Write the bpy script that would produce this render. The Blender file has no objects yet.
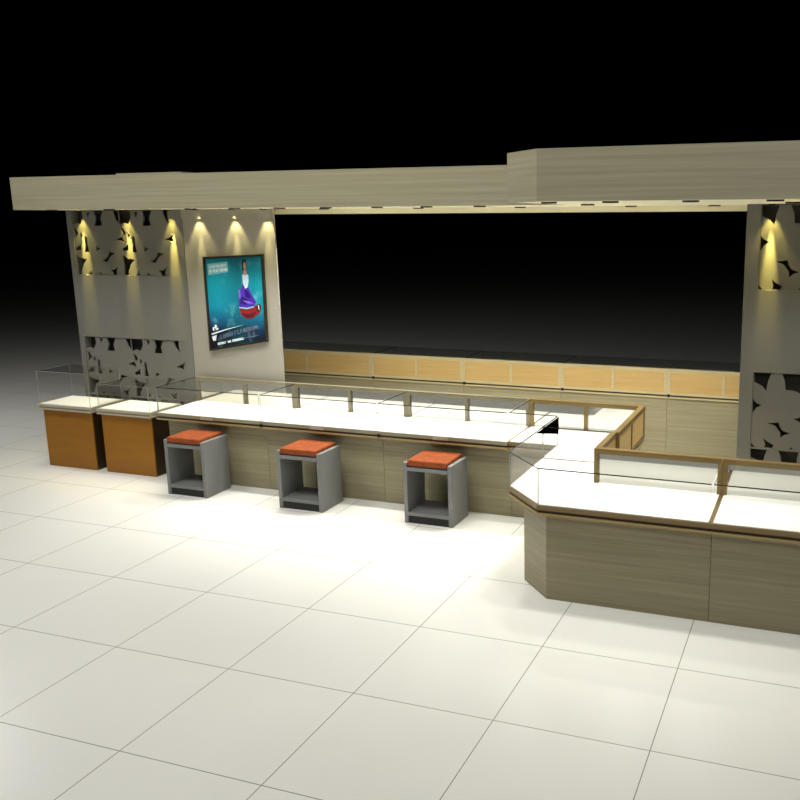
import bpy, bmesh, math, random
from mathutils import Matrix, Vector
random.seed(7)
PI = math.pi
S = bpy.context.scene
C = S.collection

# ------------------------------------------------------------------ camera
cam_d = bpy.data.cameras.new('camera')
cam_d.sensor_fit = 'HORIZONTAL'
cam_d.sensor_width = 36.0
cam_d.lens = 856.98 * 36.0 / 800.0
cam_d.shift_x = -132.32 / 800.0
cam_d.shift_y = -7.6 / 800.0
cam_d.clip_end = 500
cam = bpy.data.objects.new('camera', cam_d)
C.objects.link(cam)
R = Matrix(((0.94675537, -0.06020955, 0.31627375), (0.32192324, 0.1905827, -0.92738539), (-0.00443885, 0.97982297, 0.19981804)))
cam.matrix_world = Matrix.Translation((3.85616, -3.63237, 2.48512)) @ R.to_4x4()
S.camera = cam

# ------------------------------------------------------------------ world, lights, exposure
w = bpy.data.worlds.new('dark_hall')
S.world = w
w.use_nodes = True
w.node_tree.nodes['Background'].inputs[0].default_value = (0.9, 0.95, 1.0, 1)
w.node_tree.nodes['Background'].inputs[1].default_value = 0.0

def area_light(name, loc, target, size, power, col=(1, 1, 1), spread=PI):
    d = bpy.data.lights.new(name, 'AREA')
    d.shape = 'DISK'
    d.size = size
    d.energy = power
    d.color = col
    d.spread = spread
    o = bpy.data.objects.new(name, d)
    C.objects.link(o)
    o.location = loc
    o.rotation_euler = (Vector(target) - Vector(loc)).to_track_quat('-Z', 'Y').to_euler()
    return o

for lx, lp in ((-3.2, 124), (0.2, 122), (4.0, 36)):  # unseen overhead lights added for general light on floor and fascia
    area_light('unseen_hall_light', (lx, 0.2, 5.5), (lx * 0.95, 0.5, 0.0), 1.8, lp, (1.0, 0.995, 0.975))
area_light('unseen_hall_light', (4.6, -3.6, 4.6), (2.6, 3.0, 1.2), 1.5, 72, (1.0, 0.99, 0.95))  # unseen, added to reach the right pillar under the canopy
area_light('unseen_hall_light', (-6.2, 3.2, 4.2), (-6.4, 3.8, 0.0), 1.5, 50, (1.0, 0.99, 0.96))  # unseen, added to lift the floor at the far left

S.view_settings.view_transform = 'Standard'
S.view_settings.look = 'None'
S.view_settings.exposure = 0.0
S.view_settings.gamma = 1.0
S.view_settings.use_curve_mapping = False

# ------------------------------------------------------------------ materials
def lin(c):
    return tuple(((v / 255) / 12.92 if v / 255 <= 0.04045 else ((v / 255 + 0.055) / 1.055) ** 2.4) for v in c) + (1,)

def mat(name, rgb, rough=0.5, metal=0.0, spec=0.5, emit=None, estr=0.0):
    m = bpy.data.materials.new(name)
    m.use_nodes = True
    b = m.node_tree.nodes['Principled BSDF']
    b.inputs['Base Color'].default_value = lin(rgb)
    b.inputs['Roughness'].default_value = rough
    b.inputs['Metallic'].default_value = metal
    b.inputs['Specular IOR Level'].default_value = spec
    if emit:
        b.inputs['Emission Color'].default_value = lin(emit)
        b.inputs['Emission Strength'].default_value = estr
    return m

def streak(name, a, b_, rough, scale=(1.2, 1.2, 55), metal=0.0, spec=0.4, lo=0.32, hi=0.68):
    m = mat(name, a, rough, metal, spec)
    nt = m.node_tree
    n = nt.nodes
    g = n.new('ShaderNodeTexCoord')
    mp = n.new('ShaderNodeMapping')
    mp.inputs['Scale'].default_value = scale
    no = n.new('ShaderNodeTexNoise')
    no.inputs['Scale'].default_value = 1.0
    no.inputs['Detail'].default_value = 5
    no.inputs['Roughness'].default_value = 0.65
    r = n.new('ShaderNodeValToRGB')
    r.color_ramp.elements[0].position = lo
    r.color_ramp.elements[1].position = hi
    r.color_ramp.elements[0].color = lin(a)
    r.color_ramp.elements[1].color = lin(b_)
    nt.links.new(g.outputs['Object'], mp.inputs[0])
    nt.links.new(mp.outputs[0], no.inputs['Vector'])
    nt.links.new(no.outputs['Fac'], r.inputs[0])
    nt.links.new(r.outputs[0], n['Principled BSDF'].inputs['Base Color'])
    return m

def glass(name):
    m = bpy.data.materials.new(name)
    m.use_nodes = True
    nt = m.node_tree
    n = nt.nodes
    n.remove(n['Principled BSDF'])
    t = n.new('ShaderNodeBsdfTransparent')
    t.inputs[0].default_value = (0.99, 0.99, 0.985, 1)
    gl = n.new('ShaderNodeBsdfGlossy')
    gl.inputs['Roughness'].default_value = 0.0
    f = n.new('ShaderNodeFresnel')
    f.inputs['IOR'].default_value = 1.35
    ge = n.new('ShaderNodeNewGeometry')
    inv = n.new('ShaderNodeMath')
    inv.operation = 'SUBTRACT'
    inv.inputs[0].default_value = 1.0
    nt.links.new(ge.outputs['Backfacing'], inv.inputs[1])
    mu = n.new('ShaderNodeMath')
    mu.operation = 'MULTIPLY'
    nt.links.new(f.outputs[0], mu.inputs[0])
    nt.links.new(inv.outputs[0], mu.inputs[1])
    mx = n.new('ShaderNodeMixShader')
    nt.links.new(mu.outputs[0], mx.inputs[0])
    nt.links.new(t.outputs[0], mx.inputs[1])
    nt.links.new(gl.outputs[0], mx.inputs[2])
    nt.links.new(mx.outputs[0], n['Material Output'].inputs[0])
    return m

def floor_mat():
    m = mat('white_polished_tile', (243, 242, 234), 0.25, 0, 0.35)
    nt = m.node_tree
    n = nt.nodes
    g = n.new('ShaderNodeNewGeometry')
    sx = n.new('ShaderNodeSeparateXYZ')
    nt.links.new(g.outputs['Position'], sx.inputs[0])
    def mth(op, a, b=None):
        k = n.new('ShaderNodeMath')
        k.operation = op
        for i, v in enumerate((a, b)):
            if v is None:
                continue
            if isinstance(v, (int, float)):
                k.inputs[i].default_value = v
            else:
                nt.links.new(v, k.inputs[i])
        return k.outputs[0]
    ds = []
    for ax in ('X', 'Y'):
        u = mth('DIVIDE', sx.outputs[ax], 0.8)
        fr = mth('FRACT', mth('ADD', u, 0.5))
        ds.append(mth('ABSOLUTE', mth('SUBTRACT', fr, 0.5)))
    d = mth('MINIMUM', ds[0], ds[1])
    line = mth('LESS_THAN', d, 0.0032)
    no = n.new('ShaderNodeTexNoise')
    no.inputs['Scale'].default_value = 1.1
    no.inputs['Detail'].default_value = 3
    nt.links.new(g.outputs['Position'], no.inputs['Vector'])
    r = n.new('ShaderNodeValToRGB')
    r.color_ramp.elements[0].color = lin((237, 236, 227))
    r.color_ramp.elements[1].color = lin((246, 245, 238))
    nt.links.new(no.outputs['Fac'], r.inputs[0])
    mx = n.new('ShaderNodeMix')
    mx.data_type = 'RGBA'
    nt.links.new(line, mx.inputs['Factor'])
    nt.links.new(r.outputs[0], mx.inputs['A'])
    mx.inputs['B'].default_value = lin((150, 146, 132))
    nt.links.new(mx.outputs['Result'], n['Principled BSDF'].inputs['Base Color'])
    return m

M = {
    'floor': floor_mat(),
    'laminate': streak('beige_brushed_laminate', (136, 128, 100), (158, 150, 120), 0.5),
    'fascia': streak('olive_brushed_fascia', (142, 137, 111), (162, 156, 130), 0.5, (0.7, 0.7, 45)),
    'soffit': mat('cream_soffit', (242, 235, 205), 0.6),
    'pillar': mat('warm_grey_pillar', (114, 113, 107), 0.5),
    'screen': mat('warm_grey_screen', (114, 112, 105), 0.5),
    'recess': mat('dark_recess', (52, 48, 38), 0.7),
    'panel': mat('cream_wall_panel', (154, 150, 137), 0.6),
    'gold_trim': mat('satin_gold_trim', (166, 142, 94), 0.6, 0.0),
    'brown_trim': mat('bronze_brown_trim', (128, 106, 68), 0.45, 0.1),
    'taupe_trim': mat('taupe_trim', (146, 138, 114), 0.45),
    'taupe_rail': streak('taupe_rail', (112, 105, 84), (126, 118, 96), 0.45, (6, 6, 60)),
    'pale_rail': streak('pale_gold_rail', (190, 176, 134), (202, 188, 146), 0.45, (6, 6, 60)),
    'rail': streak('bronze_gold_rail', (118, 97, 54), (134, 112, 66), 0.4, (6, 6, 60), 0.2),
    'groove': mat('dark_groove', (70, 58, 40), 0.6),
    'bed': mat('white_display_bed', (250, 250, 244), 0.6),
    'mirror': mat('silver_mirror', (205, 205, 200), 0.04, 1.0),
    'door': streak('golden_door_panel', (192, 160, 100), (206, 174, 114), 0.5, (1.5, 1.5, 18)),
    'glass': glass('clear_glass'),
    'edge': mat('dark_glass_edge', (26, 26, 22), 0.2),
    'edge_pale': mat('pale_glass_edge', (150, 150, 142), 0.25),
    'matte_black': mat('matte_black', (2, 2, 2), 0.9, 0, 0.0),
    'black': mat('black_plastic', (8, 8, 8), 0.35),
    'steel': mat('brushed_steel_plate', (176, 168, 150), 0.55, 0.0),
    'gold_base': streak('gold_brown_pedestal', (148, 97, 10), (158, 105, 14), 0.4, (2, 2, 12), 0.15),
    'shade_brown': mat('shaded_side_brown', (46, 30, 12), 0.5),
    'stone': mat('cream_slab_edge', (176, 168, 146), 0.5),
    'grey': mat('mid_grey_stool', (120, 121, 119), 0.55),
    'orange': streak('burnt_orange_fabric', (130, 62, 29), (150, 78, 42), 0.9, (25, 25, 25), 0, 0.2),
    'dark': mat('charcoal_base', (30, 30, 30), 0.6),
    'ring': mat('dark_lamp_ring', (28, 26, 20), 0.4),
    'lamp': mat('lit_lamp_face', (255, 240, 200), 0.5, emit=(255, 236, 190), estr=6),
    'frame': mat('dark_bronze_frame', (44, 40, 28), 0.35),
}

# ------------------------------------------------------------------ helpers
def nb():
    return bmesh.new()

def box(b, x0, x1, y0, y1, z0, z1, mi=0):
    v = [b.verts.new(p) for p in ((x0, y0, z0), (x1, y0, z0), (x1, y1, z0), (x0, y1, z0), (x0, y0, z1), (x1, y0, z1), (x1, y1, z1), (x0, y1, z1))]
    fs = []
    for q in ((3, 2, 1, 0), (4, 5, 6, 7), (0, 1, 5, 4), (1, 2, 6, 5), (2, 3, 7, 6), (3, 0, 4, 7)):
        f = b.faces.new([v[i] for i in q])
        f.material_index = mi
        fs.append(f)
    return fs

def prism(b, poly, z0, z1, mi=0, side_mi=None):
    lo = [b.verts.new((x, y, z0)) for x, y in poly]
    hi = [b.verts.new((x, y, z1)) for x, y in poly]
    n = len(poly)
    f = b.faces.new(hi); f.material_index = mi
    f = b.faces.new(lo[::-1]); f.material_index = mi
    for i in range(n):
        j = (i + 1) % n
        f = b.faces.new((lo[i], lo[j], hi[j], hi[i]))
        f.material_index = mi
        if side_mi is not None:
            ex, ey = poly[j][0] - poly[i][0], poly[j][1] - poly[i][1]
            ln = math.hypot(ex, ey)
            if ey / ln < 0.3 and -ex / ln < 0.3:      # edges against the back rail and the next pane are polished clear
                f.material_index = side_mi

def vprism(b, poly, y0, y1, mi=0):
    """outline in (x, z), thickness from y0 (front) to y1 (back)"""
    a = [b.verts.new((x, y0, z)) for x, z in poly]
    c = [b.verts.new((x, y1, z)) for x, z in poly]
    n = len(poly)
    f = b.faces.new(a); f.material_index = mi
    f = b.faces.new(c[::-1]); f.material_index = mi
    for i in range(n):
        j = (i + 1) % n
        f = b.faces.new((a[j], a[i], c[i], c[j]))
        f.material_index = mi

def obox(b, p, q, side, t, z0, z1, mi=0, end_mi=None, ext0=0.0, ext1=0.0):
    """upright board from p to q (plan), thickness t towards the left (side=1) or right (side=-1) of p->q"""
    d = Vector((q[0] - p[0], q[1] - p[1])).normalized()
    nrm = Vector((-d.y, d.x)) * side * t
    P0 = Vector(p) - d * ext0
    P1 = Vector(q) + d * ext1
    poly = [P0, P1, P1 + nrm, P0 + nrm]
    if side < 0:
        poly = poly[::-1]
    pl = [(v.x, v.y) for v in poly]
    lo = [b.verts.new((x, y, z0)) for x, y in pl]
    hi = [b.verts.new((x, y, z1)) for x, y in pl]
    e = mi if end_mi is None else end_mi
    f = b.faces.new(hi); f.material_index = e
    f = b.faces.new(lo[::-1]); f.material_index = e
    for i in range(4):
        j = (i + 1) % 4
        f = b.faces.new((lo[i], lo[j], hi[j], hi[i]))
        L = (Vector(pl[i]) - Vector(pl[j])).length
        f.material_index = mi if abs(L - t) > 1e-5 else e

def cyl(b, c, r, h, axis='z', seg=24, mi=0, r2=None):
    r2 = r if r2 is None else r2
    lo, hi = [], []
    for i in range(seg):
        a = 2 * PI * i / seg
        u, v = math.cos(a), math.sin(a)
        if axis == 'z':
            lo.append(b.verts.new((c[0] + r * u, c[1] + r * v, c[2])))
            hi.append(b.verts.new((c[0] + r2 * u, c[1] + r2 * v, c[2] + h)))
        else:
            lo.append(b.verts.new((c[0] + r * u, c[1], c[2] + r * v)))
            hi.append(b.verts.new((c[0] + r2 * u, c[1] + h, c[2] + r2 * v)))
    b.faces.new(hi).material_index = mi
    b.faces.new(lo[::-1]).material_index = mi
    for i in range(seg):
        j = (i + 1) % seg
        b.faces.new((lo[i], lo[j], hi[j], hi[i])).material_index = mi

def ring(b, c, r0, r1, z0, z1, seg=28):
    vs = []
    for r, z in ((r0, z0), (r1, z0), (r1, z1), (r0, z1)):
        vs.append([b.verts.new((c[0] + r * math.cos(2 * PI * i / seg), c[1] + r * math.sin(2 * PI * i / seg), z)) for i in range(seg)])
    for k in range(4):
        for i in range(seg):
            j = (i + 1) % seg
            b.faces.new((vs[k][i], vs[k][j], vs[(k + 1) % 4][j], vs[(k + 1) % 4][i]))

def offset(poly, ins):
    """move every edge of a counter-clockwise plan outline inwards by its own distance"""
    n = len(poly)
    if not isinstance(ins, (list, tuple)):
        ins = [ins] * n
    L = []
    for i in range(n):
        p, q = Vector(poly[i]), Vector(poly[(i + 1) % n])
        d = (q - p).normalized()
        L.append((p + Vector((-d.y, d.x)) * ins[i], d))
    out = []
    for i in range(n):
        (p, d), (q, e) = L[i - 1], L[i]
        cr = d.x * e.y - d.y * e.x
        t = ((q.x - p.x) * e.y - (q.y - p.y) * e.x) / cr
        v = p + d * t
        out.append((v.x, v.y))
    return out

def obj(name, b, mats, parent=None, bevel=0.0, seg=2, smooth=False):
    bmesh.ops.recalc_face_normals(b, faces=b.faces[:])
    if parent is not None:
        root = parent
        off = Vector((0, 0, 0))
        while root is not None:
            off += Vector(root.location)
            root = root.parent
        bmesh.ops.translate(b, verts=b.verts[:], vec=-off)
    me = bpy.data.meshes.new(name)
    b.to_mesh(me)
    b.free()
    for m in (mats if isinstance(mats, (list, tuple)) else [mats]):
        me.materials.append(m)
    if smooth:
        for p in me.polygons:
            p.use_smooth = True
    o = bpy.data.objects.new(name, me)
    C.objects.link(o)
    if parent is not None:
        o.parent = parent
    if bevel:
        md = o.modifiers.new('bevel', 'BEVEL')
        md.width = bevel
        md.segments = seg
        md.limit_method = 'ANGLE'
    return o

def thing(name, label, cat, loc, group=None):
    o = bpy.data.objects.new(name, None)
    C.objects.link(o)
    o.empty_display_size = 0.1
    o.location = loc
    o['label'] = label
    o['category'] = cat
    o['kind'] = 'thing'
    if group:
        o['group'] = group
    return o

def copy_tree(o, parent=None):
    c = o.copy()
    C.objects.link(c)
    c.parent = parent
    for ch in list(o.children):
        copy_tree(ch, c)
    return c

# ------------------------------------------------------------------ floor
b = nb()
box(b, -45, 45, -14, 60, -0.1, 0.0)
fl = obj('floor', b, M['floor'])
fl['kind'] = 'structure'
b = nb()
box(b, -45, 45, 59.7, 59.99, 0.0, 3.2)
wb = obj('wall_back', b, mat('dark_hall_paint', (26, 26, 26), 0.8))
wb['kind'] = 'structure'

# ------------------------------------------------------------------ canopy
ZS, ZT = 2.58, 2.885
can_poly = [(-3.63, 2.78), (1.90, 2.78), (1.90, 1.63), (2.19, 1.35), (5.6, 1.35), (5.6, 3.92), (-3.63, 3.92)]
t = thing('overhead_canopy', 'long olive-beige brushed canopy with a stepped right end above the display counters', 'canopy', (0, 3.3, ZS))
n = len(can_poly)
b = nb()
inner = offset(can_poly, 0.04)
for i in range(n):
    j = (i + 1) % n
    prism(b, [can_poly[i], can_poly[j], inner[j], inner[i]], ZS, ZT)
obj('fascia', b, M['fascia'], t)
b = nb()
prism(b, offset(can_poly, 0.041), ZS + 0.001, ZS + 0.03)
obj('soffit', b, M['soffit'], t)
b = nb()
prism(b, offset(can_poly, 0.041), ZT - 0.03, ZT - 0.002)
obj('top_board', b, M['fascia'], t)
b = nb()
box(b, -3.59, 5.56, 3.80, 3.915, 2.53, ZS + 0.0005)
obj('rear_lip', b, M['soffit'], t)
b = nb()
box(b, -2.35, -1.62, 2.79, 3.6, ZT - 0.001, ZT + 0.013)
obj('cover_plate', b, M['fascia'], t)

# ------------------------------------------------------------------ flower pillars
TU = 0.617

def from_left(pts):
    return [((x - (48 + (y - 45) * 0.125)) / 309.0, (y - 45) / 410.0) for x, y in pts]

def from_right(pts):
    return [((x - 97 + (y - 60) * 0.03) / 970.0, (y - 60) / 975.0) for x, y in pts]

# dark openings left between the petals, one 0.61 m repeat (u to the right, v down)
HOLES = [from_left(p) for p in (
    [(48, 47), (88, 47), (93, 72), (85, 96), (70, 90), (56, 97)],
    [(107, 52), (123, 52), (115, 70)],
    [(139, 48), (174, 48), (166, 76), (173, 98), (160, 101), (145, 100), (149, 76)],
    [(59, 112), (70, 118), (77, 134), (66, 152), (66, 136)],
    [(69, 192), (78, 188), (87, 177), (90, 202), (80, 199), (72, 204)],
    [(86, 131), (96, 142), (88, 152)],
    [(104, 148), (113, 152), (116, 176), (124, 203), (108, 203), (108, 178)],
    [(153, 182), (158, 190), (169, 192), (154, 203)],
    [(181, 241), (192, 234), (200, 224), (204, 207), (212, 212), (227, 213), (210, 224), (204, 234), (197, 248), (192, 242)],
    [(71, 226), (90, 236), (113, 240), (100, 258), (94, 280), (95, 299), (79, 299), (78, 262)],
    [(120, 299), (128, 292), (132, 281), (137, 292), (145, 299)],
    [(169, 286), (178, 295), (192, 299), (169, 299)],
    [(213, 278), (226, 278), (240, 267), (236, 284), (239, 301), (226, 297), (222, 288)],
    [(232, 157), (248, 150), (262, 138), (258, 152), (263, 168), (248, 160)],
    [(216, 47), (234, 47), (236, 66), (240, 92), (228, 78), (222, 64)],
)]
HOLES_WIDE = [from_right(p) for p in (
    [(100, 64), (228, 64), (204, 130), (190, 205), (160, 165), (102, 140)],
    [(308, 64), (466, 64), (450, 120), (452, 222), (430, 204), (385, 190), (336, 190), (330, 120)],
    [(88, 270), (118, 304), (158, 320), (120, 344), (86, 395)],
    [(205, 458), (250, 456), (290, 447), (300, 484), (320, 512), (378, 533), (336, 545), (303, 572), (302, 530), (265, 480)],
    [(400, 413), (436, 404), (467, 378), (456, 415), (464, 468), (436, 430)],
    [(178, 585), (212, 612), (256, 632), (240, 664), (184, 664), (192, 630)],
    [(72, 600), (90, 635), (115, 662), (74, 662)],
    [(350, 668), (372, 658), (388, 638), (404, 668)],
)]

def inside(pl, w, h, grow=1.0):
    """clip an opening to the panel and drop doubled points"""
    e = 0.003
    cu, cv = sum(p[0] for p in pl) / len(pl), sum(p[1] for p in pl) / len(pl)
    pl = [(cu + (u - cu) * grow, cv + (v - cv) * grow) for u, v in pl]
    for ax, lim, sg in ((0, e, 1), (0, w - e, -1), (1, e, 1), (1, h - e, -1)):
        out = []
        for i in range(len(pl)):
            p, q = pl[i - 1], pl[i]
            a_, b_ = (p[ax] - lim) * sg, (q[ax] - lim) * sg
            if (a_ >= 0) != (b_ >= 0):
                k = a_ / (a_ - b_)
                out.append((p[0] + (q[0] - p[0]) * k, p[1] + (q[1] - p[1]) * k))
            if b_ >= 0:
                out.append(q)
        pl = out
    res = []
    for p in pl:
        if not res or math.hypot(p[0] - res[-1][0], p[1] - res[-1][1]) > 0.0015:
            res.append(p)
    if len(res) > 2 and math.hypot(res[0][0] - res[-1][0], res[0][1] - res[-1][1]) < 0.0015:
        res.pop()
    return res if len(res) > 2 else [(0, 0)] * 3

def area(pl):
    return abs(sum(pl[i - 1][0] * pl[i][1] - pl[i][0] * pl[i - 1][1] for i in range(len(pl)))) / 2

def flower_screen(parent, x0, x1, z0, z1, yf, wide):
    w, h = x1 - x0, z1 - z0
    hs = []
    if wide:
        hs += HOLES_WIDE
        hs += [[(u + 0.44, v) for u, v in p] for p in HOLES[1:]]
        hs += [[(u + 0.44 + TU, v) for u, v in p] for p in HOLES]
    else:
        for tile in range(2):
            hs += [[(u + tile * TU, v) for u, v in p] for p in HOLES]
    hs = [[(u, v * max(1.0, h / 0.618)) for u, v in p] for p in hs]
    b = nb()
    def loop(pl):
        vs = [b.verts.new((x0 + u, yf, z1 - v)) for u, v in pl]
        return [b.edges.new((vs[i - 1], vs[i])) for i in range(len(vs))]
    es = loop([(0, 0), (w, 0), (w, h), (0, h)])
    for p in hs:
        if min(u for u, v in p) > w - 0.01 or min(v for u, v in p) > h - 0.01:
            continue
        p = inside(p, w, h, 1.0 if wide else 1.15)
        if area(p) > 2e-5:
            es += loop(p)
    r = bmesh.ops.triangle_fill(b, use_beauty=True, use_dissolve=False, edges=es, normal=(0, -1, 0))
    fs = [f for f in b.faces]
    ex = bmesh.ops.extrude_face_region(b, geom=fs)
    bmesh.ops.translate(b, verts=[v for v in ex['geom'] if isinstance(v, bmesh.types.BMVert)], vec=(0, 0.014, 0))
    return obj('flower_screen', b, M['screen'], parent)

def flower_pillar(label, x0, x1, yf, stl, str_, wide):
    t = thing('flower_screen_tower', label, 'pillar', ((x0 + x1) / 2, yf + 0.2, 0))
    yb = yf + 0.36
    a, c = x0 + stl, x1 - str_
    b = nb()
    box(b, x0, a, yf, yb, 0, ZS)
    box(b, c, x1, yf, yb, 0, ZS)
    box(b, a, c, yf + 0.07, yb, 1.272, 1.922)
    box(b, a, c, yf, yf + 0.069, 1.272, 1.922)
    box(b, a, c, yf, yb, 0, 0.05)
    obj('tower_body', b, M['pillar'], t)
    for z0, z1 in ((1.923, ZS), (0.65, 1.271), (0.051, 0.649)):
        b = nb()
        box(b, a, c, yf + 0.09, yb - 0.01, z0, z1)
        obj('recess_backing', b, M['recess'], t)
    for z0, z1 in ((1.924, 2.574), (0.652, 1.270), (0.052, 0.648)):
        flower_screen(t, a + 0.002, c - 0.002, z0, z1, yf + 0.010, wide)
    b = nb()
    box(b, a, c, yf + 0.005, yf + 0.03, 0.640, 0.652)
    obj('cross_rail', b, M['pillar'], t)
    return t

flower_pillar('grey pillar with cut-out flower screens left of the poster wall', -3.64, -2.178, 3.40, 0.062, 0.09, False)
flower_pillar('grey pillar with cut-out flower screens rising at the right edge behind the front counter', 3.25, 4.72, 3.30, 0.105, 0.105, True)

# ------------------------------------------------------------------ poster wall panel and poster
t = thing('poster_divider', 'plain cream wall panel carrying the turquoise poster beside the left flower pillar', 'panel', (-1.64, 3.42, 0))
b = nb()
box(b, -2.172, -1.114, 3.40, 3.416, 0, ZS)
obj('board', b, M['panel'], t)
b = nb()
box(b, -2.172, -1.114, 3.385, 3.40, 2.49, ZS)
obj('header_strip', b, M['panel'], t)

def poster():
    TL, TR, BR, BL = (-1.943, 2.121), (-1.247, 2.155), (-1.260, 1.313), (-1.946, 1.190)
    t = thing('poster', 'framed turquoise poster of a dancer in a purple and red skirt on the cream panel', 'poster', (-1.6, 3.39, 1.7))
    def uv(u, v):
        a = (TL[0] + (TR[0] - TL[0]) * u, TL[1] + (TR[1] - TL[1]) * u)
        c = (BL[0] + (BR[0] - BL[0]) * u, BL[1] + (BR[1] - BL[1]) * u)
        return (a[0] + (c[0] - a[0]) * v, a[1] + (c[1] - a[1]) * v)
    b = nb()
    e, g = 0.027, 0.021
    out = [uv(0, 0), uv(0, 1), uv(1, 1), uv(1, 0)]
    inn = [uv(e, g), uv(e, 1 - g), uv(1 - e, 1 - g), uv(1 - e, g)]
    for i in range(4):
        j = (i + 1) % 4
        vprism(b, [out[i], out[j], inn[j], inn[i]], 3.368, 3.3995)
    obj('poster_frame', b, M['frame'], t)
    cols = {}
    mats = []
    def pm(name, rgb):
        mats.append(mat(name, rgb, 0.45))
        cols[name] = len(mats) - 1
    # background: the printed sea, turquoise turning to navy at the foot (own colours of the print)
    bg = mat('printed_turquoise', (20, 150, 165), 0.45)
    nt = bg.node_tree
    nn = nt.nodes
    g_ = nn.new('ShaderNodeTexCoord')
    mp = nn.new('ShaderNodeMapping')
    mp.inputs['Location'].default_value = (0.0, 0.0, 0.55)
    sp = nn.new('ShaderNodeSeparateXYZ')
    rp = nn.new('ShaderNodeValToRGB')
    el = rp.color_ramp.elements
    el[0].position = 0.03; el[0].color = lin((4, 12, 34))
    el[1].position = 1.0; el[1].color = lin((18, 128, 146))
    for pos, c_ in ((0.17, (3, 12, 32)), (0.27, (5, 44, 80)), (0.36, (8, 92, 128)), (0.48, (10, 140, 164)), (0.75, (14, 156, 172))):
        k = el.new(pos); k.color = lin(c_)
    no = nn.new('ShaderNodeTexNoise')
    no.inputs['Scale'].default_value = 7
    no.inputs['Detail'].default_value = 6
    rp2 = nn.new('ShaderNodeValToRGB')
    rp2.color_ramp.elements[0].position = 0.56
    rp2.color_ramp.elements[0].color = (0, 0, 0, 1)
    rp2.color_ramp.elements[1].position = 0.80
    rp2.color_ramp.elements[1].color = (0.55, 0.55, 0.55, 1)
    # darker vertical column of sea behind the dancer
    sx = nn.new('ShaderNodeMath'); sx.operation = 'SUBTRACT'; sx.inputs[1].default_value = 0.04
    ab = nn.new('ShaderNodeMath'); ab.operation = 'ABSOLUTE'
    r3 = nn.new('ShaderNodeValToRGB')
    r3.color_ramp.elements[0].position = 0.02; r3.color_ramp.elements[0].color = (0.6, 0.6, 0.6, 1)
    r3.color_ramp.elements[1].position = 0.24; r3.color_ramp.elements[1].color = (0, 0, 0, 1)
    m1 = nn.new('ShaderNodeMix'); m1.data_type = 'RGBA'; m1.inputs['B'].default_value = lin((6, 88, 104))
    m2 = nn.new('ShaderNodeMix'); m2.data_type = 'RGBA'; m2.inputs['B'].default_value = lin((120, 205, 212))
    L = nt.links.new
    L(g_.outputs['Object'], mp.inputs[0]); L(mp.outputs[0], sp.inputs[0]); L(sp.outputs['Z'], rp.inputs[0])
    L(g_.outputs['Object'], no.inputs['Vector']); L(no.outputs['Fac'], rp2.inputs[0])
    L(sp.outputs['X'], sx.inputs[0]); L(sx.outputs[0], ab.inputs[0]); L(ab.outputs[0], r3.inputs[0])
    L(r3.outputs[0], m1.inputs['Factor']); L(rp.outputs[0], m1.inputs['A'])
    L(rp2.outputs[0], m2.inputs['Factor']); L(m1.outputs['Result'], m2.inputs['A'])
    L(m2.outputs['Result'], nn['Principled BSDF'].inputs['Base Color'])
    mats.append(bg); cols['bg'] = 0
    for nm, c_ in (('hair', (30, 34, 38)), ('skin', (196, 150, 128)), ('white', (206, 224, 240)), ('violet', (74, 44, 168)), ('deep_violet', (40, 22, 110)),
                   ('red', (138, 28, 34)), ('dark_red', (84, 18, 30)), ('leg', (74, 88, 112)), ('caption', (128, 196, 204)), ('letter', (232, 240, 240)), ('dim_letter', (92, 108, 130)), ('lilac', (128, 92, 208))):
        pm(nm, c_)
    b = nb()
    vprism(b, inn, 3.385, 3.3985, 0)
    depth = [0]
    def shape(pts, c):
        depth[0] += 1
        vprism(b, [uv(*p) for p in pts][::-1], 3.3848 - depth[0] * 0.00012, 3.3852, cols[c])
    def ell(u, v, ru, rv, c, n_=18):
        shape([(u + ru * math.cos(2 * PI * i / n_), v + rv * math.sin(2 * PI * i / n_)) for i in range(n_)], c)
    # dancer
    shape([(.66, .80), (.70, .80), (.73, .98), (.67, .94)], 'leg')
    shape([(.72, .80), (.77, .80), (.80, .92), (.76, .93)], 'leg')
    shape([(.545, .57), (.86, .57), (.90, .62), (.89, .665), (.80, .70), (.74, .715), (.66, .705), (.58, .665)], 'red')
    ell(.875, .60, .045, .045, 'dark_red')
    shape([(.865, .56), (.885, .58), (.89, .63), (.875, .62)], 'white')
    shape([(.58, .635), (.70, .66), (.84, .64), (.78, .70), (.66, .70)], 'dark_red')
    shape([(.63, .33), (.71, .33), (.76, .42), (.84, .53), (.80, .585), (.68, .59), (.55, .575), (.545, .47), (.575, .40)], 'violet')
    shape([(.66, .38), (.72, .40), (.76, .49), (.66, .46)], 'deep_violet')
    shape([(.60, .45), (.70, .49), (.78, .53), (.66, .55), (.57, .53)], 'deep_violet')
    shape([(.555, .375), (.585, .38), (.59, .46), (.56, .48)], 'lilac')
    shape([(.62, .50), (.72, .51), (.80, .545), (.70, .54)], 'lilac')
    shape([(.55, .565), (.68, .585), (.80, .575), (.80, .588), (.68, .60), (.55, .58)], 'caption')
    shape([(.635, .215), (.69, .20), (.735, .225), (.735, .29), (.71, .36), (.67, .37), (.64, .31)], 'white')
    shape([(.655, .16), (.70, .16), (.71, .22), (.65, .22)], 'skin')
    ell(.678, .105, .04, .062, 'hair')
    ell(.685, .118, .024, .042, 'skin')
    shape([(.64, .10), (.66, .10), (.66, .20), (.645, .18)], 'hair')
    # caption plate with two lines of illegibly small capitals
    shape([(.06, .075), (.40, .060), (.40, .175), (.06, .195)], 'caption')
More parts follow.
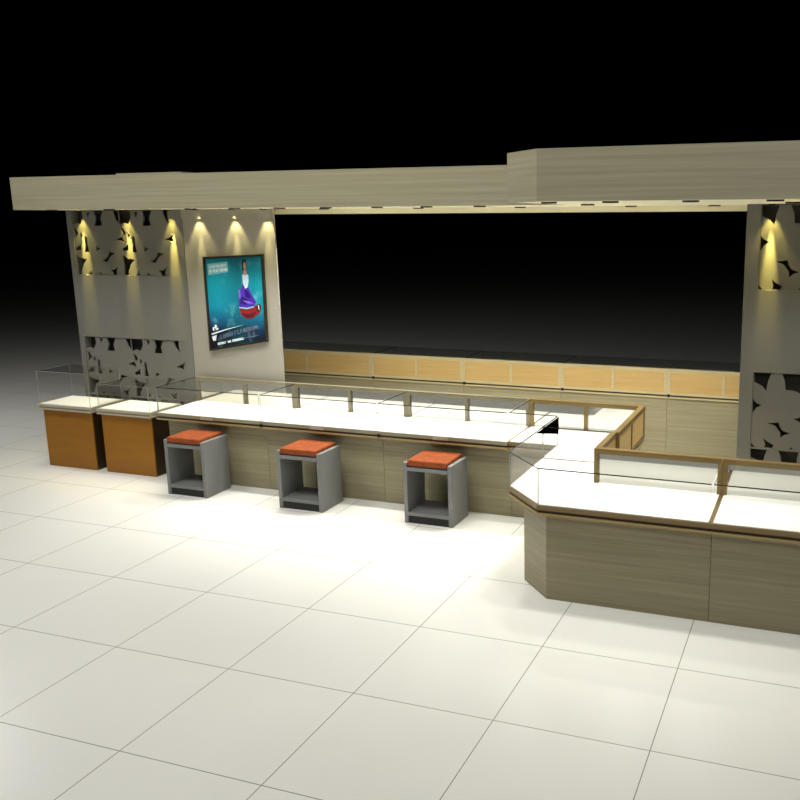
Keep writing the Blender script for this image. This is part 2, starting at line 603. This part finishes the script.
    def glyphs(u0, u1, v, h, c, dv=0.0, wd=0.02):
        r = random.Random(int(v * 1000))
        u = u0
        while u < u1:
            w_ = wd * r.uniform(0.6, 1.2)
            vv = v + dv * (u - u0)
            s_ = wd * 0.32
            shape([(u, vv), (u + s_, vv), (u + s_, vv + h), (u, vv + h)], c)
            if r.random() < .8:
                yy = vv + r.choice((0, .4, .8)) * h
                shape([(u, yy), (u + w_, yy), (u + w_, yy + h * .22), (u, yy + h * .22)], c)
            if r.random() < .6:
                shape([(u + w_ - s_, vv), (u + w_, vv), (u + w_, vv + h), (u + w_ - s_, vv + h)], c)
            u += w_ + wd * 0.35
    glyphs(.085, .36, .092, .030, 'letter', -0.03)
    glyphs(.085, .38, .137, .032, 'letter', -0.03)
    # foot of the print: white sweep, small emblem, large dim line and small white line
    shape([(.05, .815), (.30, .790), (.62, .770), (.30, .800), (.05, .832)], 'letter')
    ell(.115, .775, .035, .022, 'dim_letter')
    ell(.09, .77, .012, .02, 'letter')
    ell(.125, .75, .012, .02, 'letter')
    ell(.15, .775, .016, .012, 'letter')
    shape([(.05, .85), (.13, .84), (.11, .90), (.075, .90)], 'letter')
    glyphs(.20, .80, .845, .045, 'dim_letter', -0.09, 0.045)
    glyphs(.15, .28, .925, .026, 'letter', -0.03, 0.022)
    glyphs(.33, .37, .920, .024, 'letter', -0.03, 0.022)
    glyphs(.41, .58, .915, .026, 'letter', -0.03, 0.022)
    glyphs(.60, .86, .915, .010, 'dim_letter', -0.03, 0.014)
    obj('print', b, mats, t)
poster()

# ------------------------------------------------------------------ display counters
ZU, ZL, ZB, ZG = 0.612, 0.675, 0.679, 0.925      # underside of ledge, ledge top, bed top, glass / rail top
GT = 0.008

def counter(name, label, cat, poly, ins, frames, panes, loc, group=None, plate=None, studs=(), seams=(), rail='rail', trim='brown_trim', lip='gold_trim', glass_poly=None, base_z0=0.0):
    """poly: CCW ledge outline; ins: inset of the base per edge; frames: list of (p, q, [door split fractions], post flags) with the staff side on the left of q->p;
    panes: list of (p, q) glass walls"""
    t = thing(name, label, cat, loc, group)
    b = nb()
    prism(b, offset(poly, ins), base_z0, ZU - 0.001)
    obj('cabinet_base', b, M['laminate'], t)
    b = nb()
    e = 0.0012
    prism(b, offset(poly, e), ZU, ZU + 0.015, 0)
    prism(b, offset(poly, 0.014), ZU + 0.015, ZL - 0.028, 2)
    prism(b, offset(poly, e), ZL - 0.028, ZL, 1)
    obj('ledge', b, [M[lip], M[trim], M['groove']], t)
    b = nb()
    prism(b, offset(poly, 0.011 if trim == 'taupe_trim' else 0.015), ZL + 0.0005, ZB)
    obj('display_bed', b, M['bed'], t)
    RT = 0.045
    for (p, q, splits, f0, f1) in frames:
        # board frame whose outer face runs p -> q, customers on the right-hand side of p -> q
        d = (Vector(q) - Vector(p))
        Ln = d.length
        d.normalize()
        at = lambda s: tuple(Vector(p) + d * s)
        b = nb()
        obox(b, at(0.001), at(Ln - 0.001), -1, RT, ZG - 0.036, ZG)
        if f0:
            obox(b, at(0.001), at(0.032), -1, RT, ZL + 0.0006, ZG - 0.036)
        if f1:
            obox(b, at(Ln - 0.032), at(Ln - 0.001), -1, RT, ZL + 0.0006, ZG - 0.036)
        for s in splits:
            obox(b, at(Ln * s - 0.015), at(Ln * s + 0.015), -1, RT, ZL + 0.0006, ZG - 0.036)
        obj('back_frame', b, M[rail], t)
        cuts = [0.032 if f0 else 0.002] + [Ln * s for s in splits] + [Ln - (0.032 if f1 else 0.002)]
        for i in range(len(cuts) - 1):
            a0 = cuts[i] + (0.0152 if i else 0.0002)
            a1 = cuts[i + 1] - (0.0152 if i < len(cuts) - 2 else 0.0002)
            b = nb()
            nrm = Vector((d.y, -d.x))
            pa, pb = Vector(at(a0)) + nrm * 0.006, Vector(at(a1)) + nrm * 0.006
            obox(b, pa, pb, -1, 0.014, ZL + 0.0007, ZG - 0.0366)
            dr = obj('sliding_door', b, M['door'], t)
            b = nb()
            pa, pb = Vector(at(a0)) + nrm * 0.0202, Vector(at(a1)) + nrm * 0.0202
            obox(b, pa, pb, -1, 0.004, ZB + 0.0005, ZG - 0.037)
            obj('mirror', b, M['mirror'], dr)
    for (p, q) in panes:
        b = nb()
        obox(b, p, q, -1 if len(poly) < 0 else 1, GT, ZB + 0.0005, ZG - GT - 0.0006, 0, 1)
        obj('glass_pane', b, [M['glass'], M['edge_pale']], t)
    if glass_poly:
        b = nb()
        prism(b, glass_poly, ZG - GT, ZG - 0.0003, 0, 1)
        obj('glass_top', b, [M['glass'], M['edge']], t)
    if plate:
        x, y, dx = plate
        b = nb()
        box(b, x - 0.07, x + 0.07, y - 0.004, y + 0.012, ZL - 0.030, ZL - 0.006)
        obj('nameplate', b, M['steel'], t, 0.002)
    for (x, y, ax) in studs:
        b = nb()
        cyl(b, (x, y, ZL - 0.035), 0.017, 0.012, 'y', 16)
        obj('joint_stud', b, M['black'], t)
    return t

def rect(x0, x1, y0, y1):
    return [(x0, y0), (x1, y0), (x1, y1), (x0, y1)]

YF, YK = 2.755, 3.37
XA = (-2.12, -0.952, 0.252, 1.455)
wordsA = ('lit glass-topped counter with beige base nearest the gold pedestals',
          'lit glass-topped counter with beige base in the middle of the rear row',
          'lit glass-topped counter with beige base behind the rightmost stool')
for k in range(3):
    x0, x1 = XA[k], XA[k + 1]
    panes = [((x0 + 0.012, YF + 0.014), (x1 - 0.003, YF + 0.014))]
    if k == 0:
        panes.append(((x0 + 0.012, YK - 0.048), (x0 + 0.012, YF + 0.024)))
    counter('display_counter', wordsA[k], 'display counter', rect(x0, x1, YF, YK), [0.105, 0.0015, 0.03, 0.05 if k == 0 else 0.0015],
            [((x0, YK), (x1, YK), [0.5], True, True)], panes, ((x0 + x1) / 2, (YF + YK) / 2, 0), 'glass counters of the rear row',
            plate=((x0 + x1) / 2, YF, 0), studs=[(x0 + 0.020, YF - 0.006, 0)] if k else [],
            glass_poly=rect(x0 + 0.012, x1 - 0.003, YF + 0.014, YK - 0.0465), rail='taupe_rail', trim='taupe_trim')

XT, XR, YS = 1.868, 2.478, 2.395
corner = [(1.455, YF + 0.015), (XT, YF + 0.015), (XT, YS), (XR, YS), (XR, YK), (1.455, YK)]
tc = counter('display_counter', 'lit L-shaped corner counter joining the rear row to the front counter', 'display counter', corner,
        [0.09, 0.115, 0.0015, 0.03, 0.03, 0.0015],
        [((1.455, YK), (XR, YK), [0.5], True, True), ((XR, YK - 0.046), (XR, YS), [0.5], False, True)],
        [((1.468, YF + 0.029), (XT + 0.002, YF + 0.029)), ((XT + 0.012, YF + 0.025), (XT + 0.012, YS + 0.003))],
        (1.96, 3.05, 0), None,
        glass_poly=[(1.468, YF + 0.028), (XT + 0.012, YF + 0.028), (XT + 0.012, YS + 0.003), (XR - 0.0465, YS + 0.003), (XR - 0.0465, YK - 0.0465), (1.468, YK - 0.0465)])

YB0, YB1 = 1.335, 1.955
cham = [(XT, YS), (XT, 1.66), (2.185, YB0), (3.288, YB0), (3.288, YB1), (2.458, YB1), (2.458, YS)]
tb = counter('display_counter', 'lit front counter with a chamfered left corner nearest the viewer', 'display counter', cham,
        [0.115, 0.09, 0.09, 0.0015, 0.03, 0.03, 0.0015],
        [((2.413, YB1), (3.288, YB1), [], True, True), ((2.458, YS), (2.458, YB1 + 0.001), [], False, False)],
        [((XT + 0.012, YS - 0.003), (XT + 0.012, 1.664)), ((XT + 0.013, 1.663), (2.190, YB0 + 0.013)), ((2.192, YB0 + 0.012), (3.285, YB0 + 0.012))],
        (2.7, 1.65, 0), None,
        glass_poly=[(XT + 0.012, YS - 0.003), (XT + 0.012, 1.664), (2.190, YB0 + 0.012), (3.285, YB0 + 0.012), (3.285, YB1 - 0.0465), (2.458 - 0.0465, YB1 - 0.0465), (2.458 - 0.0465, YS - 0.003)])
# black triangle painting the dark reflection in the glass corner between the two rows
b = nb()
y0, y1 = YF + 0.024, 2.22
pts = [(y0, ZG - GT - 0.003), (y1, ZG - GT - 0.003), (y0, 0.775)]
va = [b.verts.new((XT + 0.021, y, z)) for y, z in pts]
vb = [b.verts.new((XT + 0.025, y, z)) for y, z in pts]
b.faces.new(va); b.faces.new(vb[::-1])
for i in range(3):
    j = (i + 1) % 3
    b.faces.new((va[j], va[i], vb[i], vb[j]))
obj('corner_reflection', b, M['matte_black'], tc)

counter('display_counter', 'lit straight front counter cut off by the right edge of the picture', 'display counter', rect(3.288, 4.49, YB0, YB1), [0.09, 0.0015, 0.03, 0.0015],
        [((3.288, YB1), (4.49, YB1), [0.5], True, True)], [((3.300, YB0 + 0.012), (4.485, YB0 + 0.012))], (3.9, 1.65, 0), None,
        glass_poly=rect(3.300, 4.485, YB0 + 0.012, YB1 - 0.0465), studs=[])

# rear row seen from the staff side: the same counter turned round
YC = 5.20
W = 1.168
wordsC = ('beige rear counter with two golden sliding doors partly behind the cream poster panel',
          'beige rear counter with golden doors, second from the poster panel in the far back row',
          'beige rear counter with golden doors in the middle of the far back row',
          'beige rear counter with golden doors second from the right flower pillar',
          'beige rear counter with golden doors half hidden by the right flower pillar')
def back_counter(k):
    x0 = -2.33 + W * k
    x1 = x0 + W
    if k == 0:
        x0 -= 0.6
    y1 = YC + 0.62
    poly = rect(x0, x1, YC, y1)
    t = counter('display_counter', wordsC[k], 'display counter', poly, [0.02, 0.0015, 0.09, 0.0015],
            [((x1, YC), (x0, YC), [0.5], True, True)], [((x1 - 0.004, y1 - 0.012), (x0 + 0.004, y1 - 0.012))], ((x0 + x1) / 2, YC + 0.31, 0), 'counters of the far back row',
            glass_poly=rect(x0 + 0.004, x1 - 0.004, YC + 0.0465, y1 - 0.012), studs=[(x0 + 0.020, YC - 0.006, 0)], rail='pale_rail', trim='pale_rail', lip='pale_rail')
for k in range(5):
    back_counter(k)

# ------------------------------------------------------------------ gold pedestals with glass cases
def pedestal(label, x0, x1, b0, b1, gh, loc):
    t = thing('display_pedestal', label, 'pedestal', loc, 'gold display pedestals')
    yf, yb, zl = 2.80, 3.24, 0.655
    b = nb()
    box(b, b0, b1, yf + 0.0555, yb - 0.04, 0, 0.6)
    obj('pedestal_base', b, M['shade_brown'], t, 0.002)  # shade on the pedestal sides painted as a dark brown body
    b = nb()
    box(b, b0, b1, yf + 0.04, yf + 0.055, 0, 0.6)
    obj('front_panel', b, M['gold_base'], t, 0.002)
    b = nb()
    pl = rect(x0, x1, yf, yb)
    prism(b, pl, 0.601, 0.620)
    prism(b, offset(pl, 0.012), 0.620, 0.632)
    prism(b, pl, 0.632, zl)
    obj('pedestal_top', b, M['stone'], t)
    b = nb()
    prism(b, offset(pl, 0.012), zl + 0.0004, zl + 0.004)
    obj('display_bed', b, M['bed'], t)
    i = offset(pl, 0.014)
    z1 = zl + gh
    for a in range(4):
        p, q = Vector(i[a]), Vector(i[(a + 1) % 4])
        d = (q - p).normalized()
        b = nb()
        obox(b, p + d * 0.005, q - d * 0.0005, 1, 0.004, zl + 0.0045, z1, 0, 1)
        obj('glass_pane', b, [M['glass'], M['edge_pale']], t)
    b = nb()
    prism(b, i, z1 + 0.0005, z1 + 0.0045, 0, 1)
    obj('glass_top', b, [M['glass'], M['edge_pale']], t)
    return t
pedestal('gold-fronted pedestal with a tall clear glass case, leftmost thing on the floor', -3.65, -2.965, -3.625, -3.0, 0.335, (-3.29, 3.02, 0))
pedestal('gold-fronted pedestal with a low glass case, between the tall-cased pedestal and the counters', -2.89, -2.235, -2.875, -2.262, 0.245, (-2.56, 3.02, 0))

# ------------------------------------------------------------------ stools
def stool(label, x, y):
    t = thing('box_stool', label, 'stool', (x, y, 0), 'grey box stools before the rear counters')
    hw, hd, th, H = 0.218, 0.165, 0.036, 0.52
    for s in (-1, 1):
        b = nb()
        a, c = sorted((s * hw, s * (hw - th)))
        box(b, x + a, x + c, y - hd, y + hd, 0, H)
        obj('side_panel', b, M['grey'], t, 0.004)
    i = hw - th - 0.0005
    b = nb()
    box(b, x - i, x + i, y - hd, y + hd, 0.452, 0.484)
    obj('seat_board', b, M['grey'], t, 0.002)
    b = nb()
    box(b, x - i, x + i, y - hd + 0.002, y + hd - 0.002, 0.066, 0.098)
    obj('shelf', b, M['grey'], t, 0.002)
    b = nb()
    box(b, x - i, x + i, y - hd + 0.012, y - hd + 0.035, 0.0, 0.0655)
    obj('kick_board', b, M['dark'], t)
    b = nb()
    box(b, x - i, x + i, y - hd + 0.004, y + hd - 0.004, 0.4845, 0.497)
    obj('cushion_tray', b, M['dark'], t)
    b = nb()
    box(b, x - i + 0.003, x + i - 0.003, y - hd - 0.006, y + hd - 0.004, 0.4975, 0.548)
    obj('cushion', b, M['orange'], t, 0.014, 4)
    return t
stool('grey box stool with orange cushion, nearest the gold pedestals', -1.555, 2.612)
stool('grey box stool with orange cushion, the middle one of three', -0.343, 2.600)
stool('grey box stool with orange cushion, nearest the chamfered front counter', 0.875, 2.605)

# ------------------------------------------------------------------ recessed downlights
def downlight(x, y, power, label, group, angle=95, blend=0.9, col=(1.0, 0.985, 0.925), r=0.05, rad=0.03, beam=0):
    t = thing('recessed_downlight', label, 'downlight', (x, y, ZS), group)
    b = nb()
    ring(b, (x, y), r * 0.62, r, ZS - 0.010, ZS + 0.0005)
    obj('lamp_ring', b, M['ring'], t)
    b = nb()
    cyl(b, (x, y, ZS - 0.003), r * 0.6, 0.003)
    obj('lamp_face', b, M['lamp'], t)
    d = bpy.data.lights.new('lamp_light', 'SPOT')
    d.energy = power
    d.color = col
    d.spot_size = math.radians(angle)
    d.spot_blend = blend
    d.shadow_soft_size = rad
    o = bpy.data.objects.new('lamp_light', d)
    C.objects.link(o)
    o.parent = t
    o.location = (0, 0, -0.014)
    if beam:
        d2 = bpy.data.lights.new('lamp_beam', 'SPOT')
        d2.energy = beam
        d2.color = col
        d2.spot_size = math.radians(17)
        d2.spot_blend = 1.0
        d2.shadow_soft_size = rad
        o2 = bpy.data.objects.new('lamp_beam', d2)
        C.objects.link(o2)
        o2.parent = t
        o2.location = (0, 0, -0.014)
        o2.rotation_euler = (math.radians(5.5), 0, 0)
    return t

ords = ('leftmost', 'second', 'third', 'fourth', 'fifth', 'sixth', 'last')
xs = (-1.644, -1.165, -0.694, -0.231, 0.262, 0.717, 1.188)
for k, x in enumerate(xs):
    downlight(x, 2.90, 40, ('%s dark-ringed downlight along the front of the long canopy' % ords[k]) if k in (0, 6) else ('%s dark-ringed downlight from the left along the long canopy' % ords[k]), 'downlights of the long canopy')
for k, x in enumerate((2.20, 2.592, 3.077, 3.557)):
    downlight(x, 1.56, 27, '%s of four dark-ringed downlights under the stepped right canopy' % (('leftmost', 'second', 'third', 'rightmost')[k]), 'downlights of the right canopy')
YEL = (1.0, 0.82, 0.2)
for k, x in enumerate((-3.44, -2.86, -2.31)):
    downlight(x, 3.360, 17, 'small warm downlight washing the left flower pillar, %s of three' % ('left', 'middle', 'right')[k], 'pillar washers', 62, 0.6, YEL, 0.03, rad=0.012, beam=270)
for k, x in enumerate((-1.967, -1.548, -1.187)):
    downlight(x, 3.345, 16, 'small warm downlight above the poster panel, %s of three' % ('left', 'middle', 'right')[k], 'poster washers', 62, 0.5, (1.0, 0.86, 0.42), 0.03, rad=0.012, beam=40)
downlight(3.436, 3.260, 17, 'small warm downlight washing the right flower pillar', 'pillar washers', 62, 0.6, YEL, 0.03, rad=0.012, beam=270)
for k, x in enumerate((-0.75, 0.25, 1.25, 2.25, 2.95)):  # rear-edge downlights added to brighten the far back row
    downlight(x, 3.70, 118, 'added dark-ringed downlight at the canopy rear edge, %s of five' % ('nearest the poster', 'second from the poster', 'middle', 'second from right pillar', 'nearest the right pillar')[k], 'added downlights of the canopy rear edge', 120, 0.8)
downlight(2.18, 2.55, 60, 'added dark-ringed downlight in the inner corner of the canopy above the L-shaped corner counter', None, 100, 0.9)  # added to light the bed of the corner counter
for k, x in enumerate((-3.25, -2.55)):
    downlight(x, 2.875, 24, 'dark-ringed downlight in the canopy above the %s gold pedestal' % ('tall-cased', 'low-cased')[k], 'downlights above the pedestals', 62, 0.9)
downlight(3.62, 2.45, 44, 'added dark-ringed downlight in the right canopy just before the right flower pillar', None, 110, 0.9)  # added to brighten the front of the right pillar
